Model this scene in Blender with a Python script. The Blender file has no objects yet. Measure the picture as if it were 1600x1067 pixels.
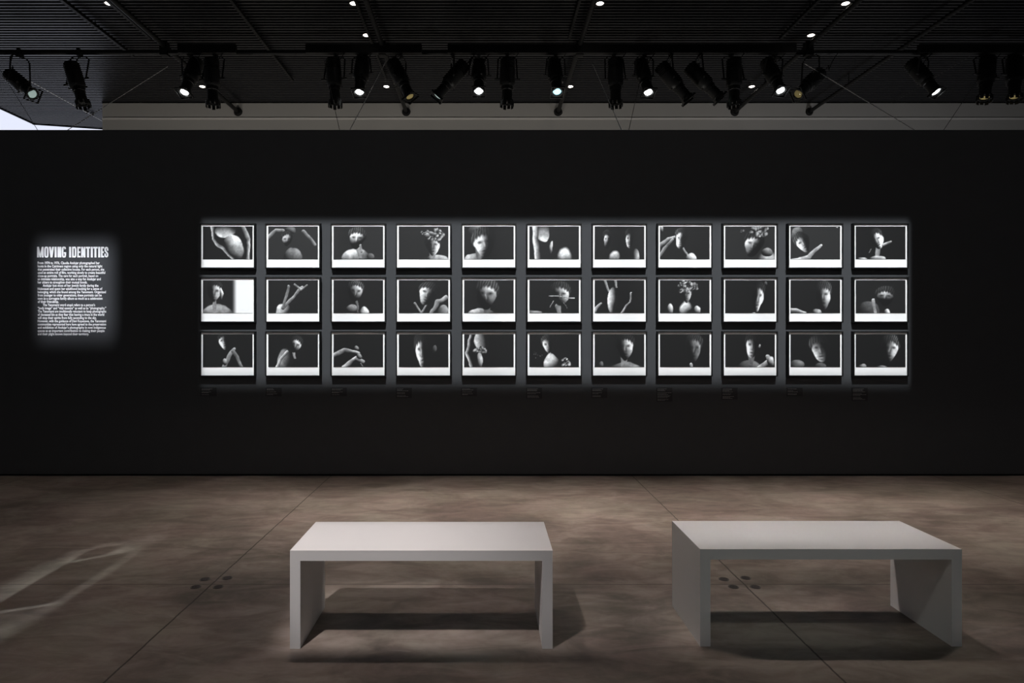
import bpy, bmesh, math, random
import numpy as np
from mathutils import Vector, Matrix
random.seed(7)
scene = bpy.context.scene
COL = scene.collection

# ------------------------------------------------------------------ camera
F = 1010.0; VX, VY = 760.0, 522.0; H = 1.466
cam_d = bpy.data.cameras.new('camera'); cam = bpy.data.objects.new('camera', cam_d); COL.objects.link(cam)
cam_d.sensor_fit = 'HORIZONTAL'; cam_d.sensor_width = 36.0; cam_d.lens = 36.0 * F / 1600.0
cam_d.shift_x = (800 - VX) / 1600.0; cam_d.shift_y = (VY - 533.5) / 1600.0
cam_d.clip_start = .05; cam_d.clip_end = 100
cam.location = (0, 0, H); cam.rotation_euler = (math.pi / 2, 0, 0)
scene.camera = cam
# ------------------------------------------------------------------ colour management, world
scene.view_settings.view_transform = 'Standard'; scene.view_settings.look = 'None'
scene.view_settings.gamma = 1; scene.view_settings.exposure = 0.0
scene.view_settings.use_curve_mapping = False
world = bpy.data.worlds.new('World'); scene.world = world; world.use_nodes = True
world.node_tree.nodes['Background'].inputs[0].default_value = (.9, .95, 1, 1)
world.node_tree.nodes['Background'].inputs[1].default_value = .055

YW = 6.67          # front face of the dark partition
def PX(px, Y): return (px - VX) * Y / F
def PZ(py, Y): return H - (py - VY) * Y / F

# ------------------------------------------------------------------ lights
def N(nt, t, **k):
    n = nt.nodes.new(t)
    for a, b in k.items(): setattr(n, a, b)
    return n
def M(nt, op, a, b=None, c=None, clamp=False):
    n = N(nt, 'ShaderNodeMath', operation=op); n.use_clamp = clamp
    for i, v in enumerate((a, b, c)):
        if v is None: continue
        if isinstance(v, (int, float)): n.inputs[i].default_value = v
        else: nt.links.new(v, n.inputs[i])
    return n.outputs[0]
def sstep(nt, v, lo, hi):
    n = N(nt, 'ShaderNodeMapRange', interpolation_type='SMOOTHSTEP')
    nt.links.new(v, n.inputs[0]); n.inputs[1].default_value = lo; n.inputs[2].default_value = hi
    n.inputs[3].default_value = 0; n.inputs[4].default_value = 1
    return n.outputs[0]
def lamp(name, loc, power, color, radius=.04, kind='POINT'):
    d = bpy.data.lights.new(name, kind); d.energy = power; d.color = color; d.shadow_soft_size = radius
    o = bpy.data.objects.new(name, d); o.location = loc; COL.objects.link(o); return o
def lamp_nodes(o):
    d = o.data; d.use_nodes = True; nt = d.node_tree
    em = [n for n in nt.nodes if n.type == 'EMISSION'][0]
    tc = N(nt, 'ShaderNodeTexCoord'); sp = N(nt, 'ShaderNodeSeparateXYZ'); nt.links.new(tc.outputs['Normal'], sp.inputs[0])
    return nt, em, sp.outputs
LS = 1.0   # sign of the lamp normal with respect to the ray leaving the lamp
def framed_lamp(name, loc, power, color, x0, x1, z0, z1, sx=.12, szt=.12, szb=.3, low=.45, sxl=None, sxr=None):
    sxl = sx if sxl is None else sxl; sxr = sx if sxr is None else sxr
    """profile spotlight, also used as an added fill, cut to a rectangle x0..x1, z0..z1 on the partition"""
    o = lamp(name, loc, power, color, .03); nt, em, (dx, dy, dz) = lamp_nodes(o)
    dy = M(nt, 'MULTIPLY', dy, LS); dx = M(nt, 'MULTIPLY', dx, LS); dz = M(nt, 'MULTIPLY', dz, LS)
    dyc = M(nt, 'MAXIMUM', dy, .02)
    t = M(nt, 'DIVIDE', YW - loc[1], dyc)
    X = M(nt, 'MULTIPLY_ADD', dx, t, loc[0]); Z = M(nt, 'MULTIPLY_ADD', dz, t, loc[2])
    m = M(nt, 'GREATER_THAN', dy, .05)
    for f in (sstep(nt, X, x0 - sxl, x0 + sxl), M(nt, 'SUBTRACT', 1, sstep(nt, X, x1 - sxr, x1 + sxr)),
              sstep(nt, Z, z0 - szb, z0 + szb), M(nt, 'SUBTRACT', 1, sstep(nt, Z, z1 - szt, z1 + szt))):
        m = M(nt, 'MULTIPLY', m, f)
    # the beam is hottest at its aim, low on the prints
    m = M(nt, 'MULTIPLY', m, M(nt, 'MULTIPLY_ADD', M(nt, 'SUBTRACT', z1, Z), low, 1.0))
    nt.links.new(m, em.inputs['Strength']); return o
def floor_lamp_beam(name, loc, power, color, x0, x1, y0, y1, sx0, sx1, sy0, sy1):
    """profile spotlight, also used for added fills, cut to a soft rectangle on the floor"""
    o = lamp(name, loc, power, color, .04); nt, em, (dx, dy, dz) = lamp_nodes(o)
    t = M(nt, 'DIVIDE', -loc[2], M(nt, 'MINIMUM', dz, -.02))
    X = M(nt, 'MULTIPLY_ADD', dx, t, loc[0]); Y = M(nt, 'MULTIPLY_ADD', dy, t, loc[1])
    m = M(nt, 'LESS_THAN', dz, -.05)
    for f in (sstep(nt, X, x0 - sx0, x0 + sx0), M(nt, 'SUBTRACT', 1, sstep(nt, X, x1 - sx1, x1 + sx1)),
              sstep(nt, Y, y0 - sy0, y0 + sy0), M(nt, 'SUBTRACT', 1, sstep(nt, Y, y1 - sy1, y1 + sy1))):
        m = M(nt, 'MULTIPLY', m, f)
    nt.links.new(m, em.inputs['Strength']); return o
cool = (.93, .97, 1.0)
Xa, Xb = PX(316, YW), PX(1420, YW); n_l = 5; w_l = (Xb - Xa) / n_l
for i in range(n_l):
    c = Xa + w_l * (i + .5)
    framed_lamp('profile_beam', (c * .9, 4.3, 5.0), 790, cool, Xa + w_l * i, Xa + w_l * (i + 1), PZ(598, YW), PZ(346, YW), .16, .05, .10, .66, .03 if i == 0 else None, .03 if i == n_l - 1 else None)
framed_lamp('profile_beam', (-4.0, 4.3, 5.0), 930, (.9, .93, 1.0), PX(62, YW), PX(176, YW), PZ(524, YW), PZ(382, YW), .12, .16, .2)

def pool(name, loc, power, color, aim, cone, blend, radius=.06):
    o = lamp(name, loc, power, color, radius, 'SPOT'); o.data.spot_size = math.radians(cone); o.data.spot_blend = blend
    d = Vector(aim) - Vector(loc); o.rotation_euler = d.to_track_quat('-Z', 'Y').to_euler(); return o
warm = (1.0, .87, .80)
for lx_, pw_ in ((-1.32, 470), (.95, 420), (4.2, 190)):
    floor_lamp_beam('floor_beam', (lx_, 4.35, 5.0), pw_, warm, -2.2, 4.9, 4.4, 6.15, 1.7, 1.6, .85, .5)
floor_lamp_beam('floor_fill', (-1.32, 4.3, 5.0), 150, warm, -9, 6, 1.0, 6.9, 2, 3, 3, .3)  # soft fill added over the whole floor, stands in for bounced light
floor_lamp_beam('floor_fill', (4.2, 4.3, 5.0), 120, warm, -6, 9, 1.0, 6.9, 3, 3, 3, .3)
floor_lamp_beam('bench_beam', (-1.6, .9, 4.9), 830, (1, .92, .9), -.98, .45, 3.0, 3.78, .12, .8, .09, .15)
floor_lamp_beam('bench_beam', (1.0, 4.4, 5.0), 300, (1, .93, .9), .85, 2.7, 2.97, 3.6, .35, .4, .17, .3)
floor_lamp_beam('bench_beam', (.6, .3, 4.9), 125, (.97, 1, .93), .85, 2.5, 3.05, 3.8, .1, .6, .08, .15)  # weak fill added from the front for the right bench
framed_lamp('wall_fill', (0, -2.2, 5.0), 190, (1, .95, .92), -9, 9, .3, 4.2, .5, .3, .5, 0)  # fill added to lift the whole partition, no fixture behind it
# unseen uplights added behind the partition to brighten the far wall
for gx, gp in ((-5.8, 170), (-2.2, 200), (1.6, 200), (6.3, 215)):
    pool('gallery_fill', (gx, 8.6, .9), gp, (1, .95, .88) if gx < 5 else (.97, .97, 1), (gx, 11.5, 5.2), 130, 1, .3)

# pale streaks on the floor at left, projected by an added patterned lamp
def FP(px, py):
    Y = H * F / (py - VY); return ((px - VX) * Y / F, Y)
def glints():
    loc = (-7.5, 6.2, 4.6)
    o = lamp('added_glint_lamp', loc, 1000, (.93, 1.0, .95), .01); nt, em, (dx, dy, dz) = lamp_nodes(o)
    dx, dy, dz = [M(nt, 'MULTIPLY', v, LS) for v in (dx, dy, dz)]
    t = M(nt, 'DIVIDE', -loc[2], M(nt, 'MINIMUM', dz, -.02))
    X = M(nt, 'MULTIPLY_ADD', dx, t, loc[0]); Y = M(nt, 'MULTIPLY_ADD', dy, t, loc[1])
    segs = [((-60, 975), (112, 875), .8, .009, .20), ((112, 875), (140, 858), .8, .009, .13), ((140, 858), (205, 847), .55, .015, .08),
            ((106, 879), (175, 866), 1.5, .02, .03), ((175, 866), (205, 850), .75, .05, .06), ((175, 866), (216, 858), .8, .05, .10), ((200, 858), (262, 836), .5, .08, .22),
            ((-40, 963), (88, 943), 1.5, .02, .03), ((-60, 1022), (60, 958), .55, .10, .16), ((60, 958), (90, 943), .55, .07, .09), ((90, 943), (150, 905), .65, .05, .06),
            ((150, 905), (215, 862), .5, .05, .06), ((-20, 975), (30, 955), .35, .02, .04)]
    tot = None
    for a, b, s, wr, wl in segs:
        (ax, ay), (bx, by) = FP(*a), FP(*b); L = math.hypot(bx - ax, by - ay); ux, uy = (bx - ax) / L, (by - ay) / L
        px_ = M(nt, 'SUBTRACT', X, ax); py_ = M(nt, 'SUBTRACT', Y, ay)
        al = M(nt, 'ADD', M(nt, 'MULTIPLY', px_, ux), M(nt, 'MULTIPLY', py_, uy))
        pr = M(nt, 'ADD', M(nt, 'MULTIPLY', px_, -uy), M(nt, 'MULTIPLY', py_, ux))   # + = far/left side
        left = M(nt, 'SUBTRACT', 1, M(nt, 'DIVIDE', pr, wl), clamp=True); right = M(nt, 'ADD', 1, M(nt, 'DIVIDE', pr, wr), clamp=True)
        m = M(nt, 'MULTIPLY', M(nt, 'MULTIPLY', left, right), s)
        e = .05
        m = M(nt, 'MULTIPLY', m, M(nt, 'MULTIPLY', sstep(nt, al, -e, e), M(nt, 'SUBTRACT', 1, sstep(nt, al, L - e, L + e))))
        tot = m if tot is None else M(nt, 'ADD', tot, m)
    tot = M(nt, 'MULTIPLY', tot, M(nt, 'LESS_THAN', dz, -.05))
    nt.links.new(tot, em.inputs['Strength'])
glints()

# ------------------------------------------------------------------ materials
def mat(name, color, rough=.5, metal=0.0, spec=.5, emit=None, estr=0.0):
    m = bpy.data.materials.new(name); m.use_nodes = True; b = m.node_tree.nodes['Principled BSDF']
    b.inputs['Base Color'].default_value = (*color, 1); b.inputs['Roughness'].default_value = rough
    b.inputs['Metallic'].default_value = metal; b.inputs['Specular IOR Level'].default_value = spec
    if emit: b.inputs['Emission Color'].default_value = (*emit, 1); b.inputs['Emission Strength'].default_value = estr
    return m
def noisy(name, c1, c2, scale, rough=.5, bump=0.0, spec=.5, detail=4, stretch=(1, 1, 1)):
    m = mat(name, c1, rough, spec=spec); nt = m.node_tree; b = nt.nodes['Principled BSDF']
    tc = N(nt, 'ShaderNodeTexCoord'); mp = N(nt, 'ShaderNodeMapping'); mp.inputs['Scale'].default_value = stretch
    no = N(nt, 'ShaderNodeTexNoise'); no.inputs['Scale'].default_value = scale; no.inputs['Detail'].default_value = detail
    mx = N(nt, 'ShaderNodeMix', data_type='RGBA'); mx.inputs[6].default_value = (*c1, 1); mx.inputs[7].default_value = (*c2, 1)
    nt.links.new(tc.outputs['Object'], mp.inputs[0]); nt.links.new(mp.outputs[0], no.inputs['Vector'])
    nt.links.new(no.outputs['Fac'], mx.inputs[0]); nt.links.new(mx.outputs[2], b.inputs['Base Color'])
    if bump:
        bp = N(nt, 'ShaderNodeBump'); bp.inputs['Strength'].default_value = bump; bp.inputs['Distance'].default_value = .002
        nt.links.new(no.outputs['Fac'], bp.inputs['Height']); nt.links.new(bp.outputs[0], b.inputs['Normal'])
    return m
m_wall = noisy('black_paint', (.048, .050, .053), (.056, .058, .062), 6, .75, .05, .12)
m_gap = mat('black_plinth', (.004, .004, .004), .8, spec=.1)
m_far = noisy('warm_grey_plaster', (.36, .345, .325), (.41, .395, .37), 1.2, .8, .05, .2)
m_slat = mat('black_slat', (.020, .020, .022), .42, spec=.6)
m_void = mat('ceiling_void', (.004, .004, .004), .9, spec=.05)
m_day = mat('daylight', (.8, .8, .8), .6, emit=(.80, .84, 1.0), estr=.95)
m_mull = mat('mullion_white', (.7, .72, .76), .5)
m_frame = noisy('black_frame', (.006, .006, .006), (.010, .010, .010), 40, .45, 0, .25)
m_paper = noisy('white_paper', (.86, .86, .85), (.89, .89, .88), 30, .85, 0, .15)
m_bench = noisy('bench_paint', (.74, .74, .74), (.79, .79, .79), 3, .55, .03, .3)
m_vinyl = mat('white_vinyl', (.9, .9, .9), .6, spec=.2)
m_plate = mat('label_plate', (.030, .030, .032), .7, spec=.15)
m_print = mat('label_print', (.22, .22, .22), .7)
m_metal = noisy('black_metal', (.006, .006, .006), (.012, .012, .012), 25, .5, 0, .35)
m_pipe = mat('black_pipe', (.006, .006, .006), .5, spec=.3)
m_steel = mat('steel', (.5, .5, .5), .3, 1.0)
m_wire_lit = mat('wire_lit', (.75, .75, .75), .4, .2); m_wire_unlit = mat('wire_unlit', (.02, .02, .02), .5)  # light put into the colour: pale for lit wires, black for unlit ones
m_lens = mat('lens_lit', (.9, .9, .9), .2, emit=(.95, 1, 1), estr=6)
m_lensblue = mat('lens_blue', (.5, .8, .9), .1, emit=(.45, .85, 1.0), estr=1.6)
m_lensdim = mat('lens_dim', (.3, .33, .33), .08, emit=(.6, .8, .75), estr=.35)
m_lensamber = mat('lens_amber', (.5, .4, .15), .1, emit=(.75, .62, .3), estr=.06)
m_glass = mat('lens_glass', (.02, .02, .02), .05, spec=.8)
m_down = mat('downlight_lit', (.9, .9, .9), .3, emit=(1, .90, .80), estr=9)
m_trim = mat('downlight_trim', (.02, .02, .02), .4)
m_plug = mat('floor_plug', (.035, .03, .028), .55)
m_ring = mat('plug_ring', (.10, .09, .085), .5)

def floor_mat():
    m = mat('polished_concrete', (.25, .2, .18), .42, spec=.4); nt = m.node_tree; b = nt.nodes['Principled BSDF']
    g = N(nt, 'ShaderNodeNewGeometry'); sp = N(nt, 'ShaderNodeSeparateXYZ'); nt.links.new(g.outputs['Position'], sp.inputs[0])
    def noise(scale, det, st, dist=0.0):
        mp = N(nt, 'ShaderNodeMapping'); mp.inputs['Scale'].default_value = st; nt.links.new(g.outputs['Position'], mp.inputs[0])
        n = N(nt, 'ShaderNodeTexNoise'); n.inputs['Scale'].default_value = scale; n.inputs['Detail'].default_value = det; n.inputs['Distortion'].default_value = dist
        n.inputs['Roughness'].default_value = .62
        nt.links.new(mp.outputs[0], n.inputs['Vector']); return n.outputs['Fac']
    big = noise(.9, 5, (1, 1.2, 1), .6); mid = noise(4.2, 9, (.7, 1.7, 1), 1.0); fine = noise(26, 6, (1, 1, 1)); tint = noise(1.6, 3, (1, 1, 1))
    v = M(nt, 'ADD', M(nt, 'MULTIPLY', sstep(nt, big, .36, .64), .44), M(nt, 'MULTIPLY', sstep(nt, mid, .32, .68), .42)); v = M(nt, 'ADD', v, M(nt, 'MULTIPLY', fine, .22))
    cr = N(nt, 'ShaderNodeValToRGB'); e = cr.color_ramp.elements
    e[0].position = .15; e[0].color = (.120, .096, .084, 1); e[1].position = .92; e[1].color = (.345, .298, .268, 1)
    k = e.new(.5); k.color = (.215, .178, .157, 1); nt.links.new(v, cr.inputs[0])
    mx = N(nt, 'ShaderNodeMix', data_type='RGBA'); mx.blend_type = 'MULTIPLY'; mx.inputs[0].default_value = 1
    tr = N(nt, 'ShaderNodeMix', data_type='RGBA'); tr.inputs[6].default_value = (1.0, .95, .93, 1); tr.inputs[7].default_value = (.93, .96, .90, 1)
    nt.links.new(sstep(nt, tint, .35, .65), tr.inputs[0]); nt.links.new(cr.outputs[0], mx.inputs[6]); nt.links.new(tr.outputs[2], mx.inputs[7])
    # sawn joints
    def line(c, at, w, strength=1.0):
        d = M(nt, 'ABSOLUTE', M(nt, 'SUBTRACT', c, at)); return M(nt, 'MULTIPLY', M(nt, 'LESS_THAN', d, w), strength)
    wob = M(nt, 'MULTIPLY', M(nt, 'SUBTRACT', mid, .5), .012)
    xx = M(nt, 'ADD', sp.outputs[0], wob); yy = M(nt, 'ADD', sp.outputs[1], wob)
    j = None
    for at in (-7.83, -4.72, -1.61, 1.51, 4.62, 7.73):
        l = line(xx, at, .0048, .85); j = l if j is None else M(nt, 'MAXIMUM', j, l)
    for at, s in ((.68, .5), (3.787, .5), (6.09, .22)): j = M(nt, 'MAXIMUM', j, line(yy, at, .006 if at < 6 else .011, s))
    # fine scratches and pale scuffs
    mp = N(nt, 'ShaderNodeMapping'); mp.inputs['Rotation'].default_value = (0, 0, .7); mp.inputs['Scale'].default_value = (1.5, 9, 1); nt.links.new(g.outputs['Position'], mp.inputs[0])
    sn = N(nt, 'ShaderNodeTexNoise'); sn.inputs['Scale'].default_value = 1.1; sn.inputs['Detail'].default_value = 9; sn.inputs['Distortion'].default_value = 1.2; nt.links.new(mp.outputs[0], sn.inputs['Vector'])
    sc = sstep(nt, sn.outputs['Fac'], .62, .74)
    m2 = N(nt, 'ShaderNodeMix', data_type='RGBA'); nt.links.new(M(nt, 'MULTIPLY', sc, .35), m2.inputs[0]); nt.links.new(mx.outputs[2], m2.inputs[6]); m2.inputs[7].default_value = (.36, .325, .30, 1)
    m3 = N(nt, 'ShaderNodeMix', data_type='RGBA'); nt.links.new(j, m3.inputs[0]); nt.links.new(m2.outputs[2], m3.inputs[6]); m3.inputs[7].default_value = (.03, .022, .018, 1)
    nt.links.new(m3.outputs[2], b.inputs['Base Color'])
    nt.links.new(M(nt, 'ADD', .40, M(nt, 'MULTIPLY', mid, .25)), b.inputs['Roughness'])
    bp = N(nt, 'ShaderNodeBump'); bp.inputs['Strength'].default_value = .12; bp.inputs['Distance'].default_value = .003
    nt.links.new(M(nt, 'SUBTRACT', fine, M(nt, 'MULTIPLY', j, 2)), bp.inputs['Height']); nt.links.new(bp.outputs[0], b.inputs['Normal'])
    return m
m_floor = floor_mat()
m_photo = mat('photograph_print', (.1, .1, .1), .6, spec=.2)
_nt = m_photo.node_tree; _a = N(_nt, 'ShaderNodeVertexColor'); _a.layer_name = 'tone'
_nt.links.new(_a.outputs['Color'], _nt.nodes['Principled BSDF'].inputs['Base Color'])

# ------------------------------------------------------------------ mesh helpers
def box(bm, x0, x1, y0, y1, z0, z1, mtx=None):
    vs = [bm.verts.new((x, y, z)) for x in (x0, x1) for y in (y0, y1) for z in (z0, z1)]
    for f in ((0, 1, 3, 2), (4, 6, 7, 5), (0, 4, 5, 1), (2, 3, 7, 6), (0, 2, 6, 4), (1, 5, 7, 3)): bm.faces.new([vs[i] for i in f])
    if mtx is not None:
        for v in vs: v.co = mtx @ v.co
    return vs
def basis(d):
    d = Vector(d).normalized(); a = Vector((0, 0, 1)) if abs(d.z) < .9 else Vector((1, 0, 0))
    u = d.cross(a).normalized(); return u, d.cross(u).normalized()
def tube(bm, pts, r, seg=10, caps=True):
    pts = [Vector(p) for p in pts]; rings = []
    for i, p in enumerate(pts):
        d = (pts[min(i + 1, len(pts) - 1)] - pts[max(i - 1, 0)])
        if i == 0: u, v = basis(d)
        else:
            dn = d.normalized(); u = (u - dn * u.dot(dn)).normalized(); v = dn.cross(u)
        rr = r[i] if isinstance(r, (list, tuple)) else r
        rings.append([bm.verts.new(p + (u * math.cos(a) + v * math.sin(a)) * rr) for a in (2 * math.pi * k / seg for k in range(seg))])
    for a, b in zip(rings, rings[1:]):
        for k in range(seg): bm.faces.new((a[k], a[(k + 1) % seg], b[(k + 1) % seg], b[k]))
    if caps: bm.faces.new(rings[0][::-1]); bm.faces.new(rings[-1])
def lathe(bm, prof, mtx, seg=24, cap0=True, cap1=True):
    rings = [[bm.verts.new(mtx @ Vector((r * math.cos(2 * math.pi * k / seg), r * math.sin(2 * math.pi * k / seg), z))) for k in range(seg)] for r, z in prof]
    for a, b in zip(rings, rings[1:]):
        for k in range(seg): bm.faces.new((a[k], a[(k + 1) % seg], b[(k + 1) % seg], b[k]))
    if cap0: bm.faces.new(rings[0][::-1])
    if cap1: bm.faces.new(rings[-1])
def obj(name, bm, m, parent=None, smooth=False, bevel=0):
    bmesh.ops.recalc_face_normals(bm, faces=bm.faces)
    me = bpy.data.meshes.new(name); bm.to_mesh(me); bm.free(); me.materials.append(m)
    if smooth:
        for p in me.polygons: p.use_smooth = True
        me.set_sharp_from_angle(angle=math.radians(35))
    o = bpy.data.objects.new(name, me); COL.objects.link(o)
    if parent is not None:
        o.parent = parent; o.matrix_parent_inverse = parent.matrix_basis.inverted()
    if bevel:
        b = o.modifiers.new('bevel', 'BEVEL'); b.width = bevel; b.segments = 2; b.limit_method = 'ANGLE'
    return o
def thing(name, label, cat, loc, group=None):
    o = bpy.data.objects.new(name, None); COL.objects.link(o); o.location = loc; o.empty_display_size = .1
    return tag(o, label, cat, group)
def tag(o, label, cat, group=None):
    o['label'] = label; o['category'] = cat
    if group: o['group'] = group
    return o
def struct(name, bm, m, **k):
    o = obj(name, bm, m, **k); o['kind'] = 'structure'; return o

# ------------------------------------------------------------------ setting
bm = bmesh.new(); box(bm, -14, 14, -3, 18, -.1, 0); struct('floor', bm, m_floor)
bm = bmesh.new(); box(bm, -11, 11, YW, YW + .30, .022, 3.573); struct('wall_back', bm, m_wall)
bm = bmesh.new(); box(bm, -11, 11, YW + .03, YW + .27, 0, .022); struct('baseboard_back', bm, m_gap)
YB = 11.53; ZC = 5.6; XB = PX(160, YB)
bm = bmesh.new(); box(bm, XB, 14, YB, YB + .35, 0, ZC); struct('wall_far', bm, m_far)
bm = bmesh.new(); box(bm, XB, 14, YB - .012, YB, PZ(186.5, YB), PZ(184, YB)); struct('trim_3', bm, mat('pale_strip', (.62, .60, .57), .6))
bm = bmesh.new(); box(bm, XB, 14, YB - .02, YB + .35, ZC - .015, ZC + .10); struct('trim_1', bm, m_void)
# slatted ceiling
XL, XR = -8.87, 14.0
def xl(y): return XL if y < 12.69 else XL + (y - 12.69) * 4.14
bm = bmesh.new(); y = -2.5
while y < 13.35:
    if not (YB - .05 < y < YB + .38): box(bm, xl(y), XR, y, y + .03, ZC, ZC + .02)
    else: box(bm, xl(y), XB - .005, y, y + .03, ZC, ZC + .02)
    y += .0755
struct('ceiling', bm, m_slat)
bm = bmesh.new()
o2 = [(XL, -2.6), (XR, -2.6), (XR, 13.4), (-5.93, 13.4), (XL, 12.69)]
lo = [bm.verts.new((a, b, ZC + .12)) for a, b in o2]; hi = [bm.verts.new((a, b, ZC + .2)) for a, b in o2]
bm.faces.new(lo); bm.faces.new(hi)
for i in range(5): bm.faces.new((lo[i], lo[(i + 1) % 5], hi[(i + 1) % 5], hi[i]))
o = struct('trim_4', bm, m_void)
# fascia closing the open edges of the slatted ceiling
bm = bmesh.new(); box(bm, XL - .05, XL, -2.6, 12.69, ZC - .01, ZC + .2)
a, b = Vector((XL - .05, 12.69, 0)), Vector((-5.93, 13.42, 0)); d = (b - a).normalized(); n = Vector((-d.y, d.x, 0)) * .05
vs = [bm.verts.new((p.x, p.y, z)) for z in (ZC - .01, ZC + .2) for p in (a, b, b + n, a + n)]
for f in ((0, 1, 2, 3), (4, 5, 6, 7), (0, 1, 5, 4), (1, 2, 6, 5), (2, 3, 7, 6), (3, 0, 4, 7)): bm.faces.new([vs[i] for i in f])
struct('trim_2', bm, m_void)
# luminous daylight glazing beyond the far left corner
bm = bmesh.new(); box(bm, -24, -4, 17.0, 17.02, 0, 10); struct('window_1', bm, m_day)

# ------------------------------------------------------------------ floor plugs round the joint crossings
PL = [((320, 905), 'far left'), ((355, 903), 'far right'), ((306, 917), 'near left'), ((341, 917), 'near right'),
      ((1131, 905), 'far left'), ((1165, 903), 'far right'), ((1146, 917), 'near left'), ((1180, 917), 'near right')]
for i, ((a, b), w) in enumerate(PL):
    X, Y = FP(a, b); side = 'left of the shorter-looking left bench' if i < 4 else 'under the right bench'
    where = 'left of the benches' if i < 4 else 'seen under the right bench'
    t = thing('floor_plug', 'dark round floor plug, %s of four, %s' % (w, where), 'floor plug', (X, Y, 0), 'round plugs in the concrete floor')
    bm = bmesh.new(); lathe(bm, [(.030, 0), (.030, .002), (.026, .0025), (.024, .0012)], Matrix.Translation((X, Y, 0)), 20, True, True); obj('ring', bm, m_ring, t)
    bm = bmesh.new(); lathe(bm, [(.023, .0013), (.022, .0022)], Matrix.Translation((X, Y, 0)), 20); lathe(bm, [(.006, .0022), (.005, .0028)], Matrix.Translation((X, Y, 0)), 6); obj('cap', bm, m_plug, t)

# ------------------------------------------------------------------ benches
def bench(x0, x1, y0, y1, h, t, label):
    T = thing('bench', label, 'bench', ((x0 + x1) / 2, (y0 + y1) / 2, 0), 'white benches facing the prints')
    bm = bmesh.new(); box(bm, x0, x1, y0, y1, h - t, h); obj('seat', bm, m_bench, T)
    for a in (x0, x1 - t):
        bm = bmesh.new(); box(bm, a, a + t, y0, y1, 0, h - t); obj('leg', bm, m_bench, T)
Y1 = H * F / (1013.5 - VY); hb = H - (860 - VY) * Y1 / F
bench(PX(453, Y1), PX(863.5, Y1), Y1, Y1 + .46, hb, .0485, 'left white slab-sided bench, the brighter one, wholly in front of the prints')
Y2 = H * F / (1010 - VY); hb2 = H - (858 - VY) * Y2 / F
bench(PX(1094, Y2), PX(1503, Y2), Y2, Y2 + .46, hb2, .0485, 'right white slab-sided bench, standing over a floor joint, its left side visible')

# ------------------------------------------------------------------ generic tonal prints (plain stand-ins)
GW, GH = 100, 66
uu0, vv0 = np.meshgrid(np.linspace(0, 1.53, GW), np.linspace(0, 1, GH))
uu, vv = uu0, vv0
def ss(x, a, b):
    t = np.clip((x - a) / (b - a), 0, 1); return t * t * (3 - 2 * t)
def conv(u, v): return u / 100 * 1.53, v / 100
def vnoise(rs, n, m, amp):
    """smooth value noise on the picture grid"""
    g = rs.rand(m + 2, n + 2) * 2 - 1; x = np.linspace(0, n, GW); y = np.linspace(0, m, GH)
    xi, yi = x.astype(int), y.astype(int); fx, fy = x - xi, y - yi; fx, fy = fx * fx * (3 - 2 * fx), (fy * fy * (3 - 2 * fy))[:, None]
    a = g[np.ix_(yi, xi)] * (1 - fx) + g[np.ix_(yi, xi + 1)] * fx; b = g[np.ix_(yi + 1, xi)] * (1 - fx) + g[np.ix_(yi + 1, xi + 1)] * fx
    return (a * (1 - fy) + b * fy) * amp
SEED = [0]
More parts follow.
